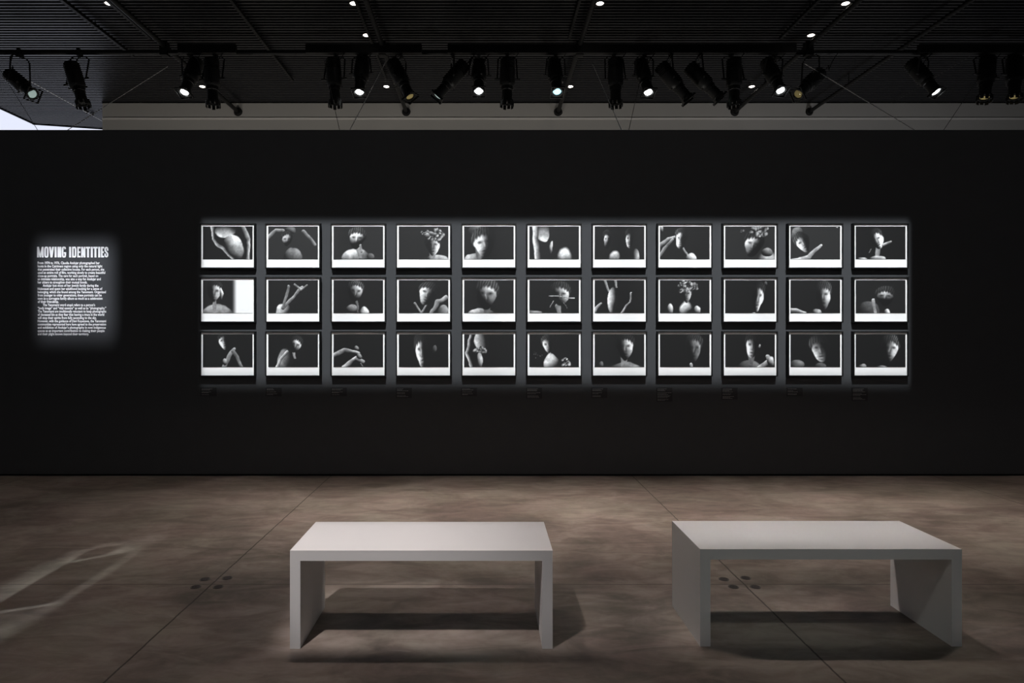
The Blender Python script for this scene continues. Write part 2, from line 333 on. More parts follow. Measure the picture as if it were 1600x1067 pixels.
class Pic:
    def __init__(s, bg=.15):
        global uu, vv
        SEED[0] += 1; s.r = np.random.RandomState(SEED[0]); s.t = np.full(uu0.shape, bg)
        uu = uu0 + vnoise(s.r, 7, 5, .028) + vnoise(s.r, 18, 12, .007); vv = vv0 + vnoise(s.r, 7, 5, .028) + vnoise(s.r, 18, 12, .007)
        s.n = 1 + vnoise(s.r, 12, 8, .24) + vnoise(s.r, 30, 20, .10) + vnoise(s.r, 60, 44, .06)
    def over(s, tone, al): s.t = s.t * (1 - al) + np.clip(.11 + (tone - .11) * s.n, .11, .97) * al
    def blob(s, u, v, rx, ry, b, la=-60, soft=.12, rot=0, sh=.9):
        x, y = conv(u, v); rx = rx / 100 * 1.53; ry = ry / 100
        dx, dy = uu - x, vv - y; c, q = math.cos(rot), math.sin(rot); a = (dx * c + dy * q) / rx; d = (-dx * q + dy * c) / ry
        r2 = a * a + d * d; nz = np.sqrt(np.clip(1 - r2, 0, 1)); l = math.radians(la)
        sh_ = np.clip((a * math.cos(l) + d * math.sin(l)) * sh + nz * (1 - sh * .55), 0, 1)
        s.over(.13 + b * sh_ ** 1.1, ss(-r2, -1.0, -1.0 + soft * 2)); return s
    def limb(s, pts, w, b, la=-90, taper=.75):
        pts = [conv(*p) for p in pts]; best = np.full(uu.shape, 9.0); sd = np.zeros(uu.shape); tt = np.zeros(uu.shape); n = len(pts) - 1
        for i, ((ax, ay), (bx, by)) in enumerate(zip(pts, pts[1:])):
            L2 = (bx - ax) ** 2 + (by - ay) ** 2; t = np.clip(((uu - ax) * (bx - ax) + (vv - ay) * (by - ay)) / L2, 0, 1)
            ex, ey = uu - ax - t * (bx - ax), vv - ay - t * (by - ay); d = np.hypot(ex, ey); k = d < best
            l = math.radians(la); sd = np.where(k, (ex * math.cos(l) + ey * math.sin(l)), sd); best = np.where(k, d, best); tt = np.where(k, (i + t) / n, tt)
        ww = w / 100 * (1 - (1 - taper) * tt); q = best / ww
        s.over(.13 + b * np.clip(.55 + .6 * sd / ww, 0, 1), ss(-q, -1.0, -.7)); return s
    def face(s, u, v, w, h, b, la=-150, rot=0, hair=.18, gain=1.0):
        x, y = conv(u, v); rx = w / 200 * 1.53; ry = h / 200
        dx, dy = uu - x, vv - y; c, q = math.cos(rot), math.sin(rot)
        ha = (dx * c + dy * q) / (rx * 1.22); hd = ((-dx * q + dy * c) / ry + .38) / .78; hr = ha * ha + hd * hd; l = math.radians(la)
        st = .35 + .65 * np.clip(np.sin(ha * 30 + 5 * np.sin(hd * 1.4) + s.n * 3), 0, 1) ** 2
        s.over(.12 + min(hair, .45) * .8 * st * np.clip(.45 + .8 * (ha * math.cos(l) + hd * math.sin(l)), 0, 1), ss(-hr, -1.05, -.75) * .95)
        a = (dx * c + dy * q) / rx; d = (-dx * q + dy * c) / ry
        a2 = a / (1 - .28 * np.clip(d, 0, 1)); r2 = a2 * a2 + d * d; nz = np.sqrt(np.clip(1 - r2, 0, 1)); l = math.radians(la)
        g = lambda px, py, sx, sy: np.exp(-((a2 - px) / sx) ** 2 - ((d - py) / sy) ** 2)
        sh = np.clip((a2 * math.cos(l) + d * math.sin(l)) * .95 + nz * .42, 0, 1) ** 1.0
        tone = sh ** 1.25 * gain * 1.15
        tone = tone * (1 - .78 * g(-.40, -.12, .24, .10)) * (1 - .78 * g(.40, -.12, .24, .10))
        tone = tone * (1 - .45 * g(.15, .12, .10, .25)) + .25 * g(-.04, .05, .07, .25) * (sh > .05)
        tone = tone * (1 - .35 * g(0, .30, .22, .06)) * (1 - .75 * g(0, .50, .30, .05)) + .18 * g(0, .60, .22, .05) * sh
        tone = tone * (1 - .5 * g(0, .74, .28, .06))
        fr = ss(d - .35 * a2 * a2 + .05 * np.sin(a2 * 19 + s.n * 3), -.66, -.42)
        s.over(.11 + b * tone, ss(-r2, -1.0, -.80) * fr); return s
    def petals(s, u, v, r, n, b, ps=5, ry=None):
        ry = ry or r * 1.4
        for _ in range(n):
            a, q = s.r.rand() * 6.28, math.sqrt(s.r.rand()); s.blob(u + math.cos(a) * r * q, v + math.sin(a) * ry * q, ps * 1.2 * (.6 + .6 * s.r.rand()), ps * 1.7 * (.6 + .6 * s.r.rand()), b * (.55 + .45 * s.r.rand()), -90 + 80 * (s.r.rand() - .5), .4, s.r.rand() * 3)
        return s
def P(bg=.15): return Pic(bg - .03)
PICS = [[
 P().blob(45, 12, 22, 26, .8, 100).blob(62, 66, 21, 42, .85, -40, rot=-.25).limb([(19, -5), (21, 40), (60, 98)], 6, .75, 180).limb([(78, -5), (93, 40), (90, 105)], 8, .7, 0),
 P(.2).limb([(-2, 38), (14, 14), (30, 14), (34, 20)], 7, .7).limb([(70, 14), (84, 38), (95, 55)], 6, .55).blob(44, 12, 12, 12, .35).blob(50, 92, 20, 28, .45, -60).face(37, 40, 19, 46, .8, -120),
 P(.2).blob(45, 96, 30, 30, .85, -110).blob(74, 92, 8, 12, .35).limb([(50, 70), (53, 95)], 8, .8).face(47, 38, 32, 66, 1.0, -110, .1, .7, 1.3).limb([(56, 78), (55, 58)], 5, .8),
 P(.18).blob(78, 104, 24, 20, .7).limb([(68, 80), (68, 100)], 12, .6).face(69, 60, 27, 62, .9, 0).petals(72, 22, 17, 34, .95, 5, 18).petals(50, 20, 5, 5, .6, 3),
 P(.16).blob(20, 104, 22, 24, .7, -120).limb([(28, 70), (30, 100)], 10, .6).blob(24, 22, 20, 26, .3).face(40, 52, 42, 92, .95, -160, -.15, .4, 1.2),
 P(.16).blob(26, 14, 14, 36, .8, 90, rot=-.3).limb([(12, -5), (13, 40), (17, 105)], 10, .9, 180, 1).blob(43, 66, 4, 24, .75, rot=.25).blob(71, 96, 16, 36, .95, -90, .3),
 P(.16).blob(40, 96, 12, 26, .95, -90, .3).blob(82, 92, 9, 26, .6, 0).face(25, 42, 15, 56, .95, -130).face(70, 38, 17, 60, .9, 180),
 P(.16).limb([(-2, 62), (15, 40), (32, 32)], 7, .7).limb([(-2, 92), (14, 58), (24, 42)], 6, .6).blob(3, 8, 5, 14, .7).blob(62, 100, 12, 20, .9).limb([(46, 66), (56, 92)], 3, .8).face(42, 38, 22, 64, 1.0, -170, .1, .4, 1.2),
 P(.2).blob(88, 102, 24, 30, .95, -90, .5).blob(84, 80, 12, 14, .5).face(57, 56, 36, 80, .85, -140, .25).petals(68, 14, 19, 34, .85, 5, 16).petals(34, 13, 3, 4, .6, 3),
 P(.2).blob(14, 24, 14, 24, .4, -120).limb([(4, 108), (36, 92), (62, 58)], 11, .9, -60, .45).face(25, 50, 27, 62, .95, -170, -.5, .5).blob(93, 5, 3, 2, .8),
 P(.15).limb([(45, 62), (44, 98)], 9, .8).blob(44, 102, 18, 12, .8).blob(14, 102, 12, 10, .6).face(43, 40, 27, 62, 1.05, 0, -.35, .3, 1.3).limb([(56, 56), (70, 48)], 5, .8).limb([(30, 68), (26, 80)], 2, .5),
 ], [
 P(.17).blob(28, 104, 32, 34, .6, -90).limb([(24, 60), (23, 100)], 7, .75).face(23, 36, 30, 68, .85, -20, .1).blob(37, 45, 3, 22, .95),
 P(.16).blob(30, 98, 16, 30, .85, -130).limb([(30, 84), (46, 60), (68, 22)], 6, .7).limb([(30, 82), (37, 50), (40, 18)], 5, .6).limb([(54, 14), (66, 30), (78, 16)], 4, .7),
 P(.16).blob(36, 88, 12, 16, .6).blob(62, 98, 9, 18, .9).limb([(46, 58), (50, 98)], 4, .5).face(44, 36, 28, 66, .85, -60, .1, .6),
 P(.15).limb([(32, 70), (46, 98), (56, 72)], 4, .7).limb([(66, 100), (78, 66), (96, 54)], 8, .7, -90, 1.0).blob(90, 104, 14, 30, .5).face(58, 44, 36, 74, .9, -170, .35, .3),
 P(.16).blob(34, 102, 30, 18, .7, -120).limb([(46, 80), (46, 100)], 12, .5).face(45, 46, 42, 92, .8, -60, .1, .6),
 P(.15).blob(10, 100, 16, 10, .5).limb([(58, 80), (62, 104)], 9, .6).face(63, 44, 36, 76, .85, -40, 0, .3).limb([(40, 46), (90, 54)], 1.6, .8, -90, 1).limb([(48, 63), (43, 82)], 1.6, .7).limb([(68, 70), (76, 88)], 1.2, .5),
 P(.15).limb([(20, -5), (30, 36)], 5, .8).limb([(40, -5), (45, 22)], 4, .7).blob(36, 60, 10, 42, .9, 180, rot=.12).limb([(50, 104), (70, 66), (74, 36)], 3.4, .85, -90, .8).limb([(-2, 98), (12, 70)], 5, .85),
 P(.15).blob(52, 90, 14, 30, .95, -120, .3).blob(74, 92, 8, 14, .8).blob(20, 88, 8, 20, .9).face(54, 44, 20, 56, .6, 0).petals(50, 16, 12, 30, .9, 4.5, 20).petals(70, 18, 7, 8, .55, 4),
 P(.15).blob(56, 100, 5, 4, .6).blob(81, 12, 3, 8, .3).face(66, 52, 22, 92, 1.0, 0, .12, .2, 1.2),
 P(.15).limb([(-4, 88), (30, 100)], 8, .75).blob(54, 98, 10, 12, .7).face(66, 48, 32, 88, .8, -20, 0, .9),
 P(.17).blob(26, 92, 22, 30, .28).blob(62, 100, 6, 14, .9).limb([(36, 60), (38, 104)], 5, .85, -90, 1).face(59, 50, 34, 58, .8, -90, 0, .3),
 ], [
 P(.15).limb([(42, 104), (50, 78), (61, 44)], 9, .75).limb([(60, 50), (70, 70), (79, 100)], 6, .55).blob(44, 84, 5, 12, .7).face(43, 22, 20, 52, .9, 180, -.2),
 P(.15).blob(34, 84, 16, 42, .5, -150).limb([(18, 104), (26, 74), (38, 52)], 6, .85, -120).limb([(52, 55), (54, 74)], 5, .8).face(56, 32, 22, 52, .9, -60, .3),
 P(.15).limb([(-2, 64), (22, 48), (52, 58)], 8, .8, -90, .6).limb([(20, 100), (46, 74), (60, 84)], 8, .8, -120, .6).blob(46, 42, 5, 8, .5).blob(52, 68, 6, 10, .6).limb([(54, 88), (62, 100)], 1.2, .6),
 P(.14).face(46, 50, 24, 108, .9, 180, -.1, .2, 1.1).blob(72, 44, 5, 12, .3),
 P(.15).blob(36, 22, 16, 38, .75, 180).limb([(16, -5), (5, 55), (18, 108)], 5, .8, 180, 1).blob(31, 84, 6, 30, .8).petals(32, 48, 12, 16, .85, 4, 8),
 P(.15).limb([(40, 50), (43, 72)], 5, .8).blob(44, 90, 16, 32, .9, -120).petals(72, 84, 8, 16, .9, 4, 14).petals(14, 70, 12, 10, .35, 1.6, 18).face(37, 32, 20, 60, .9, -170, -.2, .6),
 P(.16).blob(62, 104, 34, 20, .45).limb([(60, 66), (60, 100)], 14, .75).blob(14, 92, 5, 12, .4).face(62, 40, 34, 86, .85, -30, 0, .15, 1.1),
 P(.14).limb([(62, 92), (64, 104)], 7, .85).face(68, 44, 30, 96, .48, -30, .05, .3),
 P(.15).blob(48, 100, 26, 22, .35).limb([(53, 60), (50, 92)], 12, .5).limb([(66, 104), (90, 82), (86, 66)], 9, .75).blob(92, 84, 7, 18, .8).blob(68, 38, 4, 8, .8).face(54, 36, 26, 76, .85, 160, .1),
 P(.14).blob(14, 94, 16, 20, .4).blob(60, 100, 12, 14, .3).face(60, 46, 38, 84, .6, 150, -.15, .4, 1.1),
 P(.14).blob(14, 100, 8, 10, .45).blob(52, 100, 12, 6, .5).face(68, 46, 34, 84, .75, -20, .1, .5, 1.1),
 ]]
p = PICS[1][0]; p.n = 1.0; p.over(np.full(uu.shape, .95), ss(uu0, .88, 1.06))
COLW = ['leftmost column', 'second column from the left', 'third column from the left', 'fourth column from the left', 'fifth column from the left', 'middle column',
        'fifth column from the right', 'fourth column from the right', 'third column from the right', 'second column from the right', 'rightmost column']
ROWW = ['top row', 'middle row', 'bottom row']
DESC = [['rounded pale form between two arms', 'raised arms and a dim face', 'face and pale bare shoulder', 'face crowned with pale flowers', 'large face lit from the left', 'pale arm and hanging form', 'two faces side by side', 'upturned face and raised hand', 'tilted face under flowers', 'dark-haired bowed head, pale shoulder', 'bright face tilted back'],
        ['white right third, profile left', 'crossed forearms reaching up', 'face with a banded forehead', 'face resting by a hand', 'large face, chin raised', 'face crossed by a thin stick', 'pale narrow form and bent arm', 'flowers above a pale shoulder', 'narrow sliver of a lit profile', 'lit face with long fringe', 'face looking down, hand raised'],
        ['small head over leaning arms', 'head over a lit shoulder', 'two hands close together', 'sliver of face lit from left', 'bent arm beside a torso', 'small head, white chest, flowers', 'frontal face with bare neck', 'dim grey half face', 'open-mouthed face, pale hand', 'dim upturned face', 'creased face, strongly lit']]
YF = YW - .050; YP = YW - .036     # frame front, paper plane
def photo_mesh(x0, x1, z0, z1, pic, parent):
    me = bpy.data.meshes.new('photograph'); xs = np.linspace(x0, x1, GW); zs = np.linspace(z1, z0, GH)
    V = np.zeros((GH, GW, 3)); V[..., 0] = xs[None]; V[..., 1] = YP - .003; V[..., 2] = zs[:, None]
    idx = np.arange(GW * GH).reshape(GH, GW); q = np.stack([idx[1:, :-1], idx[1:, 1:], idx[:-1, 1:], idx[:-1, :-1]], -1).reshape(-1, 4)
    verts = V.reshape(-1, 3); rim = []
    border = list(idx[0, :]) + list(idx[1:, -1]) + list(idx[-1, -2::-1]) + list(idx[-2:0:-1, 0])
    back = verts[border].copy(); back[:, 1] = YP; n0 = len(verts); verts = np.vstack([verts, back]); nb = len(border)
    faces = q.tolist() + [[int(border[i]), int(border[(i + 1) % nb]), n0 + (i + 1) % nb, n0 + i] for i in range(nb)]
    me.from_pydata(verts.tolist(), [], faces); me.materials.append(m_photo)
    t = np.clip(pic.t, 0, 1).reshape(-1); lin = np.where(t < .04045, t / 12.92, ((t + .055) / 1.055) ** 2.4) * .93
    lin = np.concatenate([lin, np.full(nb, .02)]); ca = me.color_attributes.new('tone', 'FLOAT_COLOR', 'POINT')
    c = np.ones((len(lin), 4)); c[:, :3] = lin[:, None]; ca.data.foreach_set('color', c.reshape(-1)); me.update()
    o = bpy.data.objects.new('photograph', me); COL.objects.link(o); o.parent = parent; o.matrix_parent_inverse = parent.matrix_basis.inverted()
ROWY = [(350.2, 417.8), (434.3, 502.2), (519.2, 586.6)]
for r in range(3):
    for c in range(11):
        lx = 313.6 + 102.19 * c; x0, x1 = PX(lx, YF), PX(lx + 82.9, YF); zt, zb = PZ(ROWY[r][0], YF), PZ(ROWY[r][1], YF)
        T = thing('framed_photograph', 'black-framed monochrome print, %s, %s, %s' % (ROWW[r], COLW[c], DESC[r][c]), 'framed photograph', ((x0 + x1) / 2, YW, zb), 'framed black-and-white prints on the dark wall')
        L = .011; D0 = YF; D1 = YW
        bm = bmesh.new()
        for a in (((x0 - L, x0), (zb - L, zt + L)), ((x1, x1 + L), (zb - L, zt + L)), ((x0, x1), (zb - L, zb)), ((x0, x1), (zt, zt + L))):
            box(bm, a[0][0], a[0][1], D0, D1, a[1][0], a[1][1])
        obj('frame', bm, m_frame, T)
        bm = bmesh.new(); box(bm, x0, x1, YP, YP + .006, zb, zt); obj('mat_board', bm, m_paper, T)
        w = x1 - x0; h = zt - zb
        photo_mesh(x0 + w * .033, x1 - w * .031, zb + h * .192, zt - h * .048, PICS[r][c], T)

# ------------------------------------------------------------------ small caption plates under the columns
ORD = ['leftmost', 'second from the left', 'third from the left', 'fourth from the left', 'fifth from the left', 'middle', 'fifth from the right', 'fourth from the right', 'third from the right', 'second from the right', 'rightmost']
LINES = [[2, 0, 2, 0, 1], [2, 0, 1, 0, 2], [2, 0, 2, 0, 1], [3, 0, 2, 0, 2], [2, 0, 1, 0, 2], [3, 0, 2, 0, 3], [3, 0, 2, 0, 2], [3, 0, 6, 0, 2], [4, 0, 2, 0, 3], [1, 0, 2, 0, 2], [4, 0, 3, 0, 3]]
for c in range(11):
    lx = 315.5 + 101.7 * c; yb = YW - .004; n = sum(max(k, 1) for k in LINES[c]); x0, x1 = PX(lx - 2, YW), PX(lx + 23, YW); zt = PZ(605.5, YW)
    zb = zt - .018 - n * .0098
    T = thing('caption_plate', 'small black caption plate below the prints, %s of the eleven' % ORD[c], 'caption plate', ((x0 + x1) / 2, YW, zb), 'small caption plates under the prints')
    bm = bmesh.new(); box(bm, x0, x1, yb, YW, zb, zt); obj('plate', bm, m_plate, T)
    bm = bmesh.new(); rr = random.Random(c); z = zt - .012
    for k in LINES[c]:
        for q in range(max(k, 1)):
            if k:
                x = x0 + .012; lim = x + (.05 + .06 * rr.random()) * (1.25 if n > 9 else 1)
                while x < lim:
                    wd = .006 + .014 * rr.random(); box(bm, x, min(x + wd, x1 - .006), yb - .0004, yb, z - .0040, z); x += wd + .003
            z -= .0098
    obj('lettering', bm, m_print, T)

# ------------------------------------------------------------------ wall text
T = thing('wall_text', 'white vinyl introduction text with bold heading on the dark wall, left of the prints', 'wall text', (PX(114, YW), YW, PZ(523, YW)))
bm = bmesh.new(); yt = YW - .0015
def w2(px, py): return Vector((PX(px, YW), 0, PZ(py, YW)))
npoly = [0]
def poly(pts):
    npoly[0] += 1; yk = yt - .000012 * (npoly[0] % 60)
    fr = [bm.verts.new((PX(a, YW), yk, PZ(b, YW))) for a, b in pts]; bk = [bm.verts.new((v.co.x, YW, v.co.z)) for v in fr]
    bm.faces.new(fr); n = len(fr)
    for i in range(n): bm.faces.new((fr[i], fr[(i + 1) % n], bk[(i + 1) % n], bk[i]))
T0, T1 = 385.6, 402.2; S = 2.45
def rect(a, b, c, d): poly([(a, c), (b, c), (b, d), (a, d)])
def ring_path(x0, x1, a0, a1, s=S, n=28, full=True):
    """tall rounded stroke: outer superellipse, inner superellipse, from angle a0 to a1 (degrees, 0 = right, 90 = down)"""
    cx, cy = (x0 + x1) / 2, (T0 + T1) / 2; rx, ry = (x1 - x0) / 2, (T1 - T0) / 2 + .25
    def pt(a, rx, ry):
        c, q = math.cos(a), math.sin(a); e = .55; return (cx + rx * math.copysign(abs(c) ** e, c), cy + ry * math.copysign(abs(q) ** e, q))
    A = [math.radians(a0 + (a1 - a0) * i / n) for i in range(n + 1)]
    for a, b in zip(A, A[1:]): poly([pt(a, rx, ry), pt(b, rx, ry), pt(b, rx - s, ry - s * .85), pt(a, rx - s, ry - s * .85)])
def stroke(pts, s):
    for i in range(len(pts) - 1):
        (ax, ay), (bx, by) = pts[i], pts[i + 1]; L = math.hypot(bx - ax, by - ay); nx, ny = -(by - ay) / L * s / 2, (bx - ax) / L * s / 2
        ex, ey = (bx - ax) / L * .12, (by - ay) / L * .12
        poly([(ax - ex + nx, ay - ey + ny), (bx + ex + nx, by + ey + ny), (bx + ex - nx, by + ey - ny), (ax - ex - nx, ay - ey - ny)])
def letter(ch, a, b):
    w = b - a
    if ch == 'I': rect(a, b, T0, T1)
    elif ch == 'M':
        rect(a, a + 2.7, T0, T1); rect(b - 2.7, b, T0, T1); m = (a + b) / 2
        poly([(a, T0), (a + 2.9, T0), (m + 1.1, T1), (m - 1.1, T1)]); poly([(b - 2.9, T0), (b, T0), (m + 1.1, T1), (m - 1.1, T1)])
    elif ch == 'N': rect(a, a + 2.6, T0, T1); rect(b - 2.6, b, T0, T1); poly([(a, T0), (a + 2.8, T0), (b, T1), (b - 2.8, T1)])
    elif ch == 'V': m = (a + b) / 2; poly([(a, T0), (a + 3, T0), (m + 1.5, T1), (m - 1.5, T1)]); poly([(b - 3, T0), (b, T0), (m + 1.5, T1), (m - 1.5, T1)])
    elif ch == 'O': ring_path(a, b, 0, 360)
    elif ch == 'D':
        rect(a, a + S, T0, T1); rect(a, a + w * .5, T0, T0 + 2.5); rect(a, a + w * .5, T1 - 2.5, T1); ring_path(a - .6, b, -90, 90, S, 20)
    elif ch == 'E': rect(a, a + S, T0, T1); rect(a, b, T0, T0 + 2.6); rect(a, b, T1 - 2.6, T1); rect(a, b - .5, (T0 + T1) / 2 - 1.3, (T0 + T1) / 2 + 1.3)
    elif ch == 'T': rect((a + b) / 2 - 1.5, (a + b) / 2 + 1.5, T0, T1); rect(a, b, T0, T0 + 2.6)
    elif ch == 'G': ring_path(a, b, 30, 335); rect(b - S, b, 394, T1 - 3); rect(b - 3.6, b, 394, 396.2)
    elif ch == 'S':
        k = [(.81, .36), (.81, .20), (.68, .075), (.5, .07), (.32, .075), (.19, .20), (.20, .34), (.33, .44), (.67, .57), (.80, .67), (.81, .80), (.68, .925), (.5, .93), (.32, .925), (.19, .80), (.19, .64)]
        p = [k[0]]
        for q0, q1 in zip(k, k[1:]): p += [((q0[0] * 3 + q1[0]) / 4, (q0[1] * 3 + q1[1]) / 4), ((q0[0] + q1[0] * 3) / 4, (q0[1] + q1[1] * 3) / 4)]
        p += [k[-1]]
        stroke([(a + q[0] * w, T0 + q[1] * (T1 - T0)) for q in p], 2.3)
for ch, a, b in [('M', 58, 68.2), ('O', 69.3, 76), ('V', 76.6, 84.6), ('I', 85.5, 88.6), ('N', 90, 96), ('G', 96.8, 103.4), ('I', 108.1, 111.2), ('D', 112.7, 119.5), ('E', 120.8, 126), ('N', 127, 133.6),
                 ('T', 134.4, 141), ('I', 142, 145.1), ('T', 145.8, 152.7), ('I', 153.6, 156.7), ('E', 157.9, 162.7), ('S', 163.2, 169.4)]: letter(ch, a, b)
bmesh.ops.recalc_face_normals(bm, faces=bm.faces)
obj('heading', bm, m_vinyl, T)
PARA = [[("From 1974 to 1976, Claudia Andujar photographed her", 59, 156), ("hosts in the Catrimani region using only the natural light", 59, 160), ("that penetrated their collective houses. For each person, she", 59, 163),
         ("used an entire roll of film, working slowly to create beautiful", 59, 164.5), ("close-up portraits. The care for each portrait, based on", 59, 153.5), ("an intimate relationship, was also a way for Andujar and", 59, 157.5), ("her sitters to strengthen their mutual bonds.", 59, 136.7)],
        [("Andujar lost most of her Jewish family during the", 67, 154), ("Holocaust and spent her adulthood looking for a sense of", 59, 160), ("belonging, which she found among the Yanomami. Organized", 59, 165.5), ("from younger to older generations, these portraits can be", 59, 159),
         ("seen as a surrogate family album as much as a celebration", 59, 160.3), ("of their friendship.", 59, 92)],
        [("The Yanomami word utup\u00eb refers to a person\u2019s", 67, 148.7), ("\u201cbody image\u201d and \u201cvital essence\u201d as well as to \u201cphotography.\u201d", 59, 166), ("The Yanomami are traditionally reluctant to keep photographs", 59, 166), ("of deceased kin as they fear that leaving a trace in the world", 59, 163),
         ("will stop their spirits from fully ascending to the sky.", 59, 151), ("However, with the guidance of Davi Kopenawa, the Yanomami", 59, 166), ("communities represented here have agreed to the preservation", 59, 166), ("and exhibition of Andujar\u2019s photography in now indigenous", 59, 165.5),
         ("spaces as an important contribution to making their people", 59, 163.5), ("and their plight known beyond their territory.", 59, 139)]]
li = 0
for para in PARA:
    bm = bmesh.new()
    for s, a, b in para:
        cu = bpy.data.curves.new('line', 'FONT'); cu.body = s; cu.size = 1.0; cu.offset = .022; cu.extrude = 0; cu.resolution_u = 2; cu.fill_mode = 'FRONT'
        to = bpy.data.objects.new('line', cu); COL.objects.link(to); dg = bpy.context.evaluated_depsgraph_get(); me = bpy.data.meshes.new_from_object(to.evaluated_get(dg))
        xs = [v.co.x for v in me.vertices]; mn, mxx = min(xs), max(xs)
        base = 412.6 + 5.045 * li; sz = 5.6 * YW / F   # size in metres per font unit
        for v in me.vertices:
            X = PX(a, YW) + (v.co.x - mn) / (mxx - mn) * (PX(b, YW) - PX(a, YW)); v.co = (X, yt, PZ(base, YW) + v.co.y * sz)
        bm.from_mesh(me); bpy.data.objects.remove(to); bpy.data.curves.remove(cu); bpy.data.meshes.remove(me); li += 1
    for f in bm.faces: f.normal_update()
    me = bpy.data.meshes.new('paragraph'); bm.to_mesh(me); bm.free(); me.materials.append(m_vinyl)
    o = bpy.data.objects.new('paragraph', me); COL.objects.link(o); o.parent = T; o.matrix_parent_inverse = T.matrix_basis.inverted()

# ------------------------------------------------------------------ ceiling downlights
DL = [(-4.72, 8.08, 'at the top left of the picture'), (-1.66, 8.08, 'at the top edge, left of centre'), (1.42, 8.08, 'at the top edge, right of centre'), (4.49, 8.08, 'at the top edge, far right'),
      (-1.66, 8.94, 'middle one of the row beside the left-of-centre pipe'), (4.49, 8.94, 'middle one of the right row'),
      (-4.74, 10.79, 'behind the two spotlights at left'), (-1.67, 10.79, 'beside the slanting bright wire'), (1.40, 10.79, 'beside the blue-lit spotlight'), (4.43, 10.79, 'near the right pipe end, above the grey wall')]
for X, Y, w in DL:
    T = thing('downlight', 'small round lit ceiling downlight, ' + w, 'downlight', (X, Y, ZC - .02), 'round downlights in the slatted ceiling')
    bm = bmesh.new(); lathe(bm, [(.050, ZC + .03), (.062, ZC + .002), (.062, ZC - .006), (.052, ZC - .006), (.047, ZC + .004)], Matrix.Translation((X, Y, 0)), 24, False, False); obj('trim_ring', bm, m_trim, T)
    bm = bmesh.new(); lathe(bm, [(.044, ZC - .003), (.030, ZC - .010)], Matrix.Translation((X, Y, 0)), 24); obj('diffuser', bm, m_down, T)

# ------------------------------------------------------------------ pipes
ZP = 5.43
def run_pipe(X, y0, y1, r, label, flange=True, z=ZP, track=False):
    T = thing('ceiling_track' if track else 'ceiling_pipe', label, 'track' if track else 'pipe', (X, y1, z), 'dark pipes and tracks under the ceiling')
    bm = bmesh.new()
    if track: box(bm, X - r, X + r, y0, y1, z - r, z + r)
    else: tube(bm, [(X, y0, z), (X, y1, z)], r, 14)
    obj('rail' if track else 'tube', bm, m_pipe, T, smooth=not track)
    if flange:
        bm = bmesh.new(); tube(bm, [(X, y1 - .05, z), (X, y1, z)], [r * 1.6, r * 2.3], 16); obj('flange', bm, m_pipe, T)
    for k in range(3):
        yy = y0 + (y1 - y0) * (k + .5) / 3
        bm = bmesh.new(); tube(bm, [(X, yy, z), (X, yy, ZC + .1)], .006, 6); obj('hanger', bm, m_pipe, T)
YE = YB
run_pipe(-4.43, 4.0, YE, .034, 'black pipe running to the far wall, farthest left, ending behind two spotlights')
run_pipe(-1.43, 4.0, YE, .034, 'black pipe running to the far wall, left of centre, beside bright downlights')
run_pipe(1.28, 4.0, YE, .034, 'black pipe running to the far wall, just right of centre')
run_pipe(4.43, 4.0, YE, .034, 'black pipe running to the far wall, right side, with round end flange')
run_pipe(5.76, 4.0, YE, .030, 'long bare black pipe crossing to the far wall, farthest right')
run_pipe(-5.17, 4.0, 9.45, .022, 'thin track at the upper left with a lit edge', False, ZC - .06, True)
run_pipe(-3.12, 4.0, 10.4, .020, 'thin black track under the ceiling between the two left pipes', False, ZC - .05, True)
run_pipe(-4.62, 4.0, 8.9, .020, 'thin track close beside the farthest left pipe', False, ZC - .06, True)
run_pipe(-1.60, 4.0, 10.3, .016, 'thin track close beside the left-of-centre pipe', False, ZC - .06, True)
run_pipe(1.14, 4.0, 8.9, .016, 'thin track close beside the right-of-centre pipe', False, ZC - .06, True)
run_pipe(4.05, 4.0, 8.9, .020, 'thin track close beside the right flanged pipe', False, ZC - .06, True)
YX = 8.9; ZX = PZ(82.5, YX)
T = thing('lighting_pipe', 'long black cross pipe the stage spotlights hang from', 'pipe', (0, YX, ZX))
bm = bmesh.new(); tube(bm, [(-8.6, YX, ZX), (9.5, YX, ZX)], .030, 14); obj('tube', bm, m_pipe, T, smooth=True)
for X in (-4.43, -1.43, 1.28, 4.43):
    bm = bmesh.new(); box(bm, X - .05, X + .05, YX - .05, YX + .05, ZX - .045, ZP + .05); obj('pipe_clamp', bm, m_pipe, T)
for a, b, nm in ((282, 372, 'left'), (480, 660, 'centre left'), (700, 1240, 'centre right'), (1430, 1620, 'right')):
    bm = bmesh.new(); box(bm, PX(a, YX), PX(b, YX), YX - .09, YX - .035, PZ(86.5, YX), PZ(73, YX))
    o = obj('socket_rail', bm, m_pipe, T)

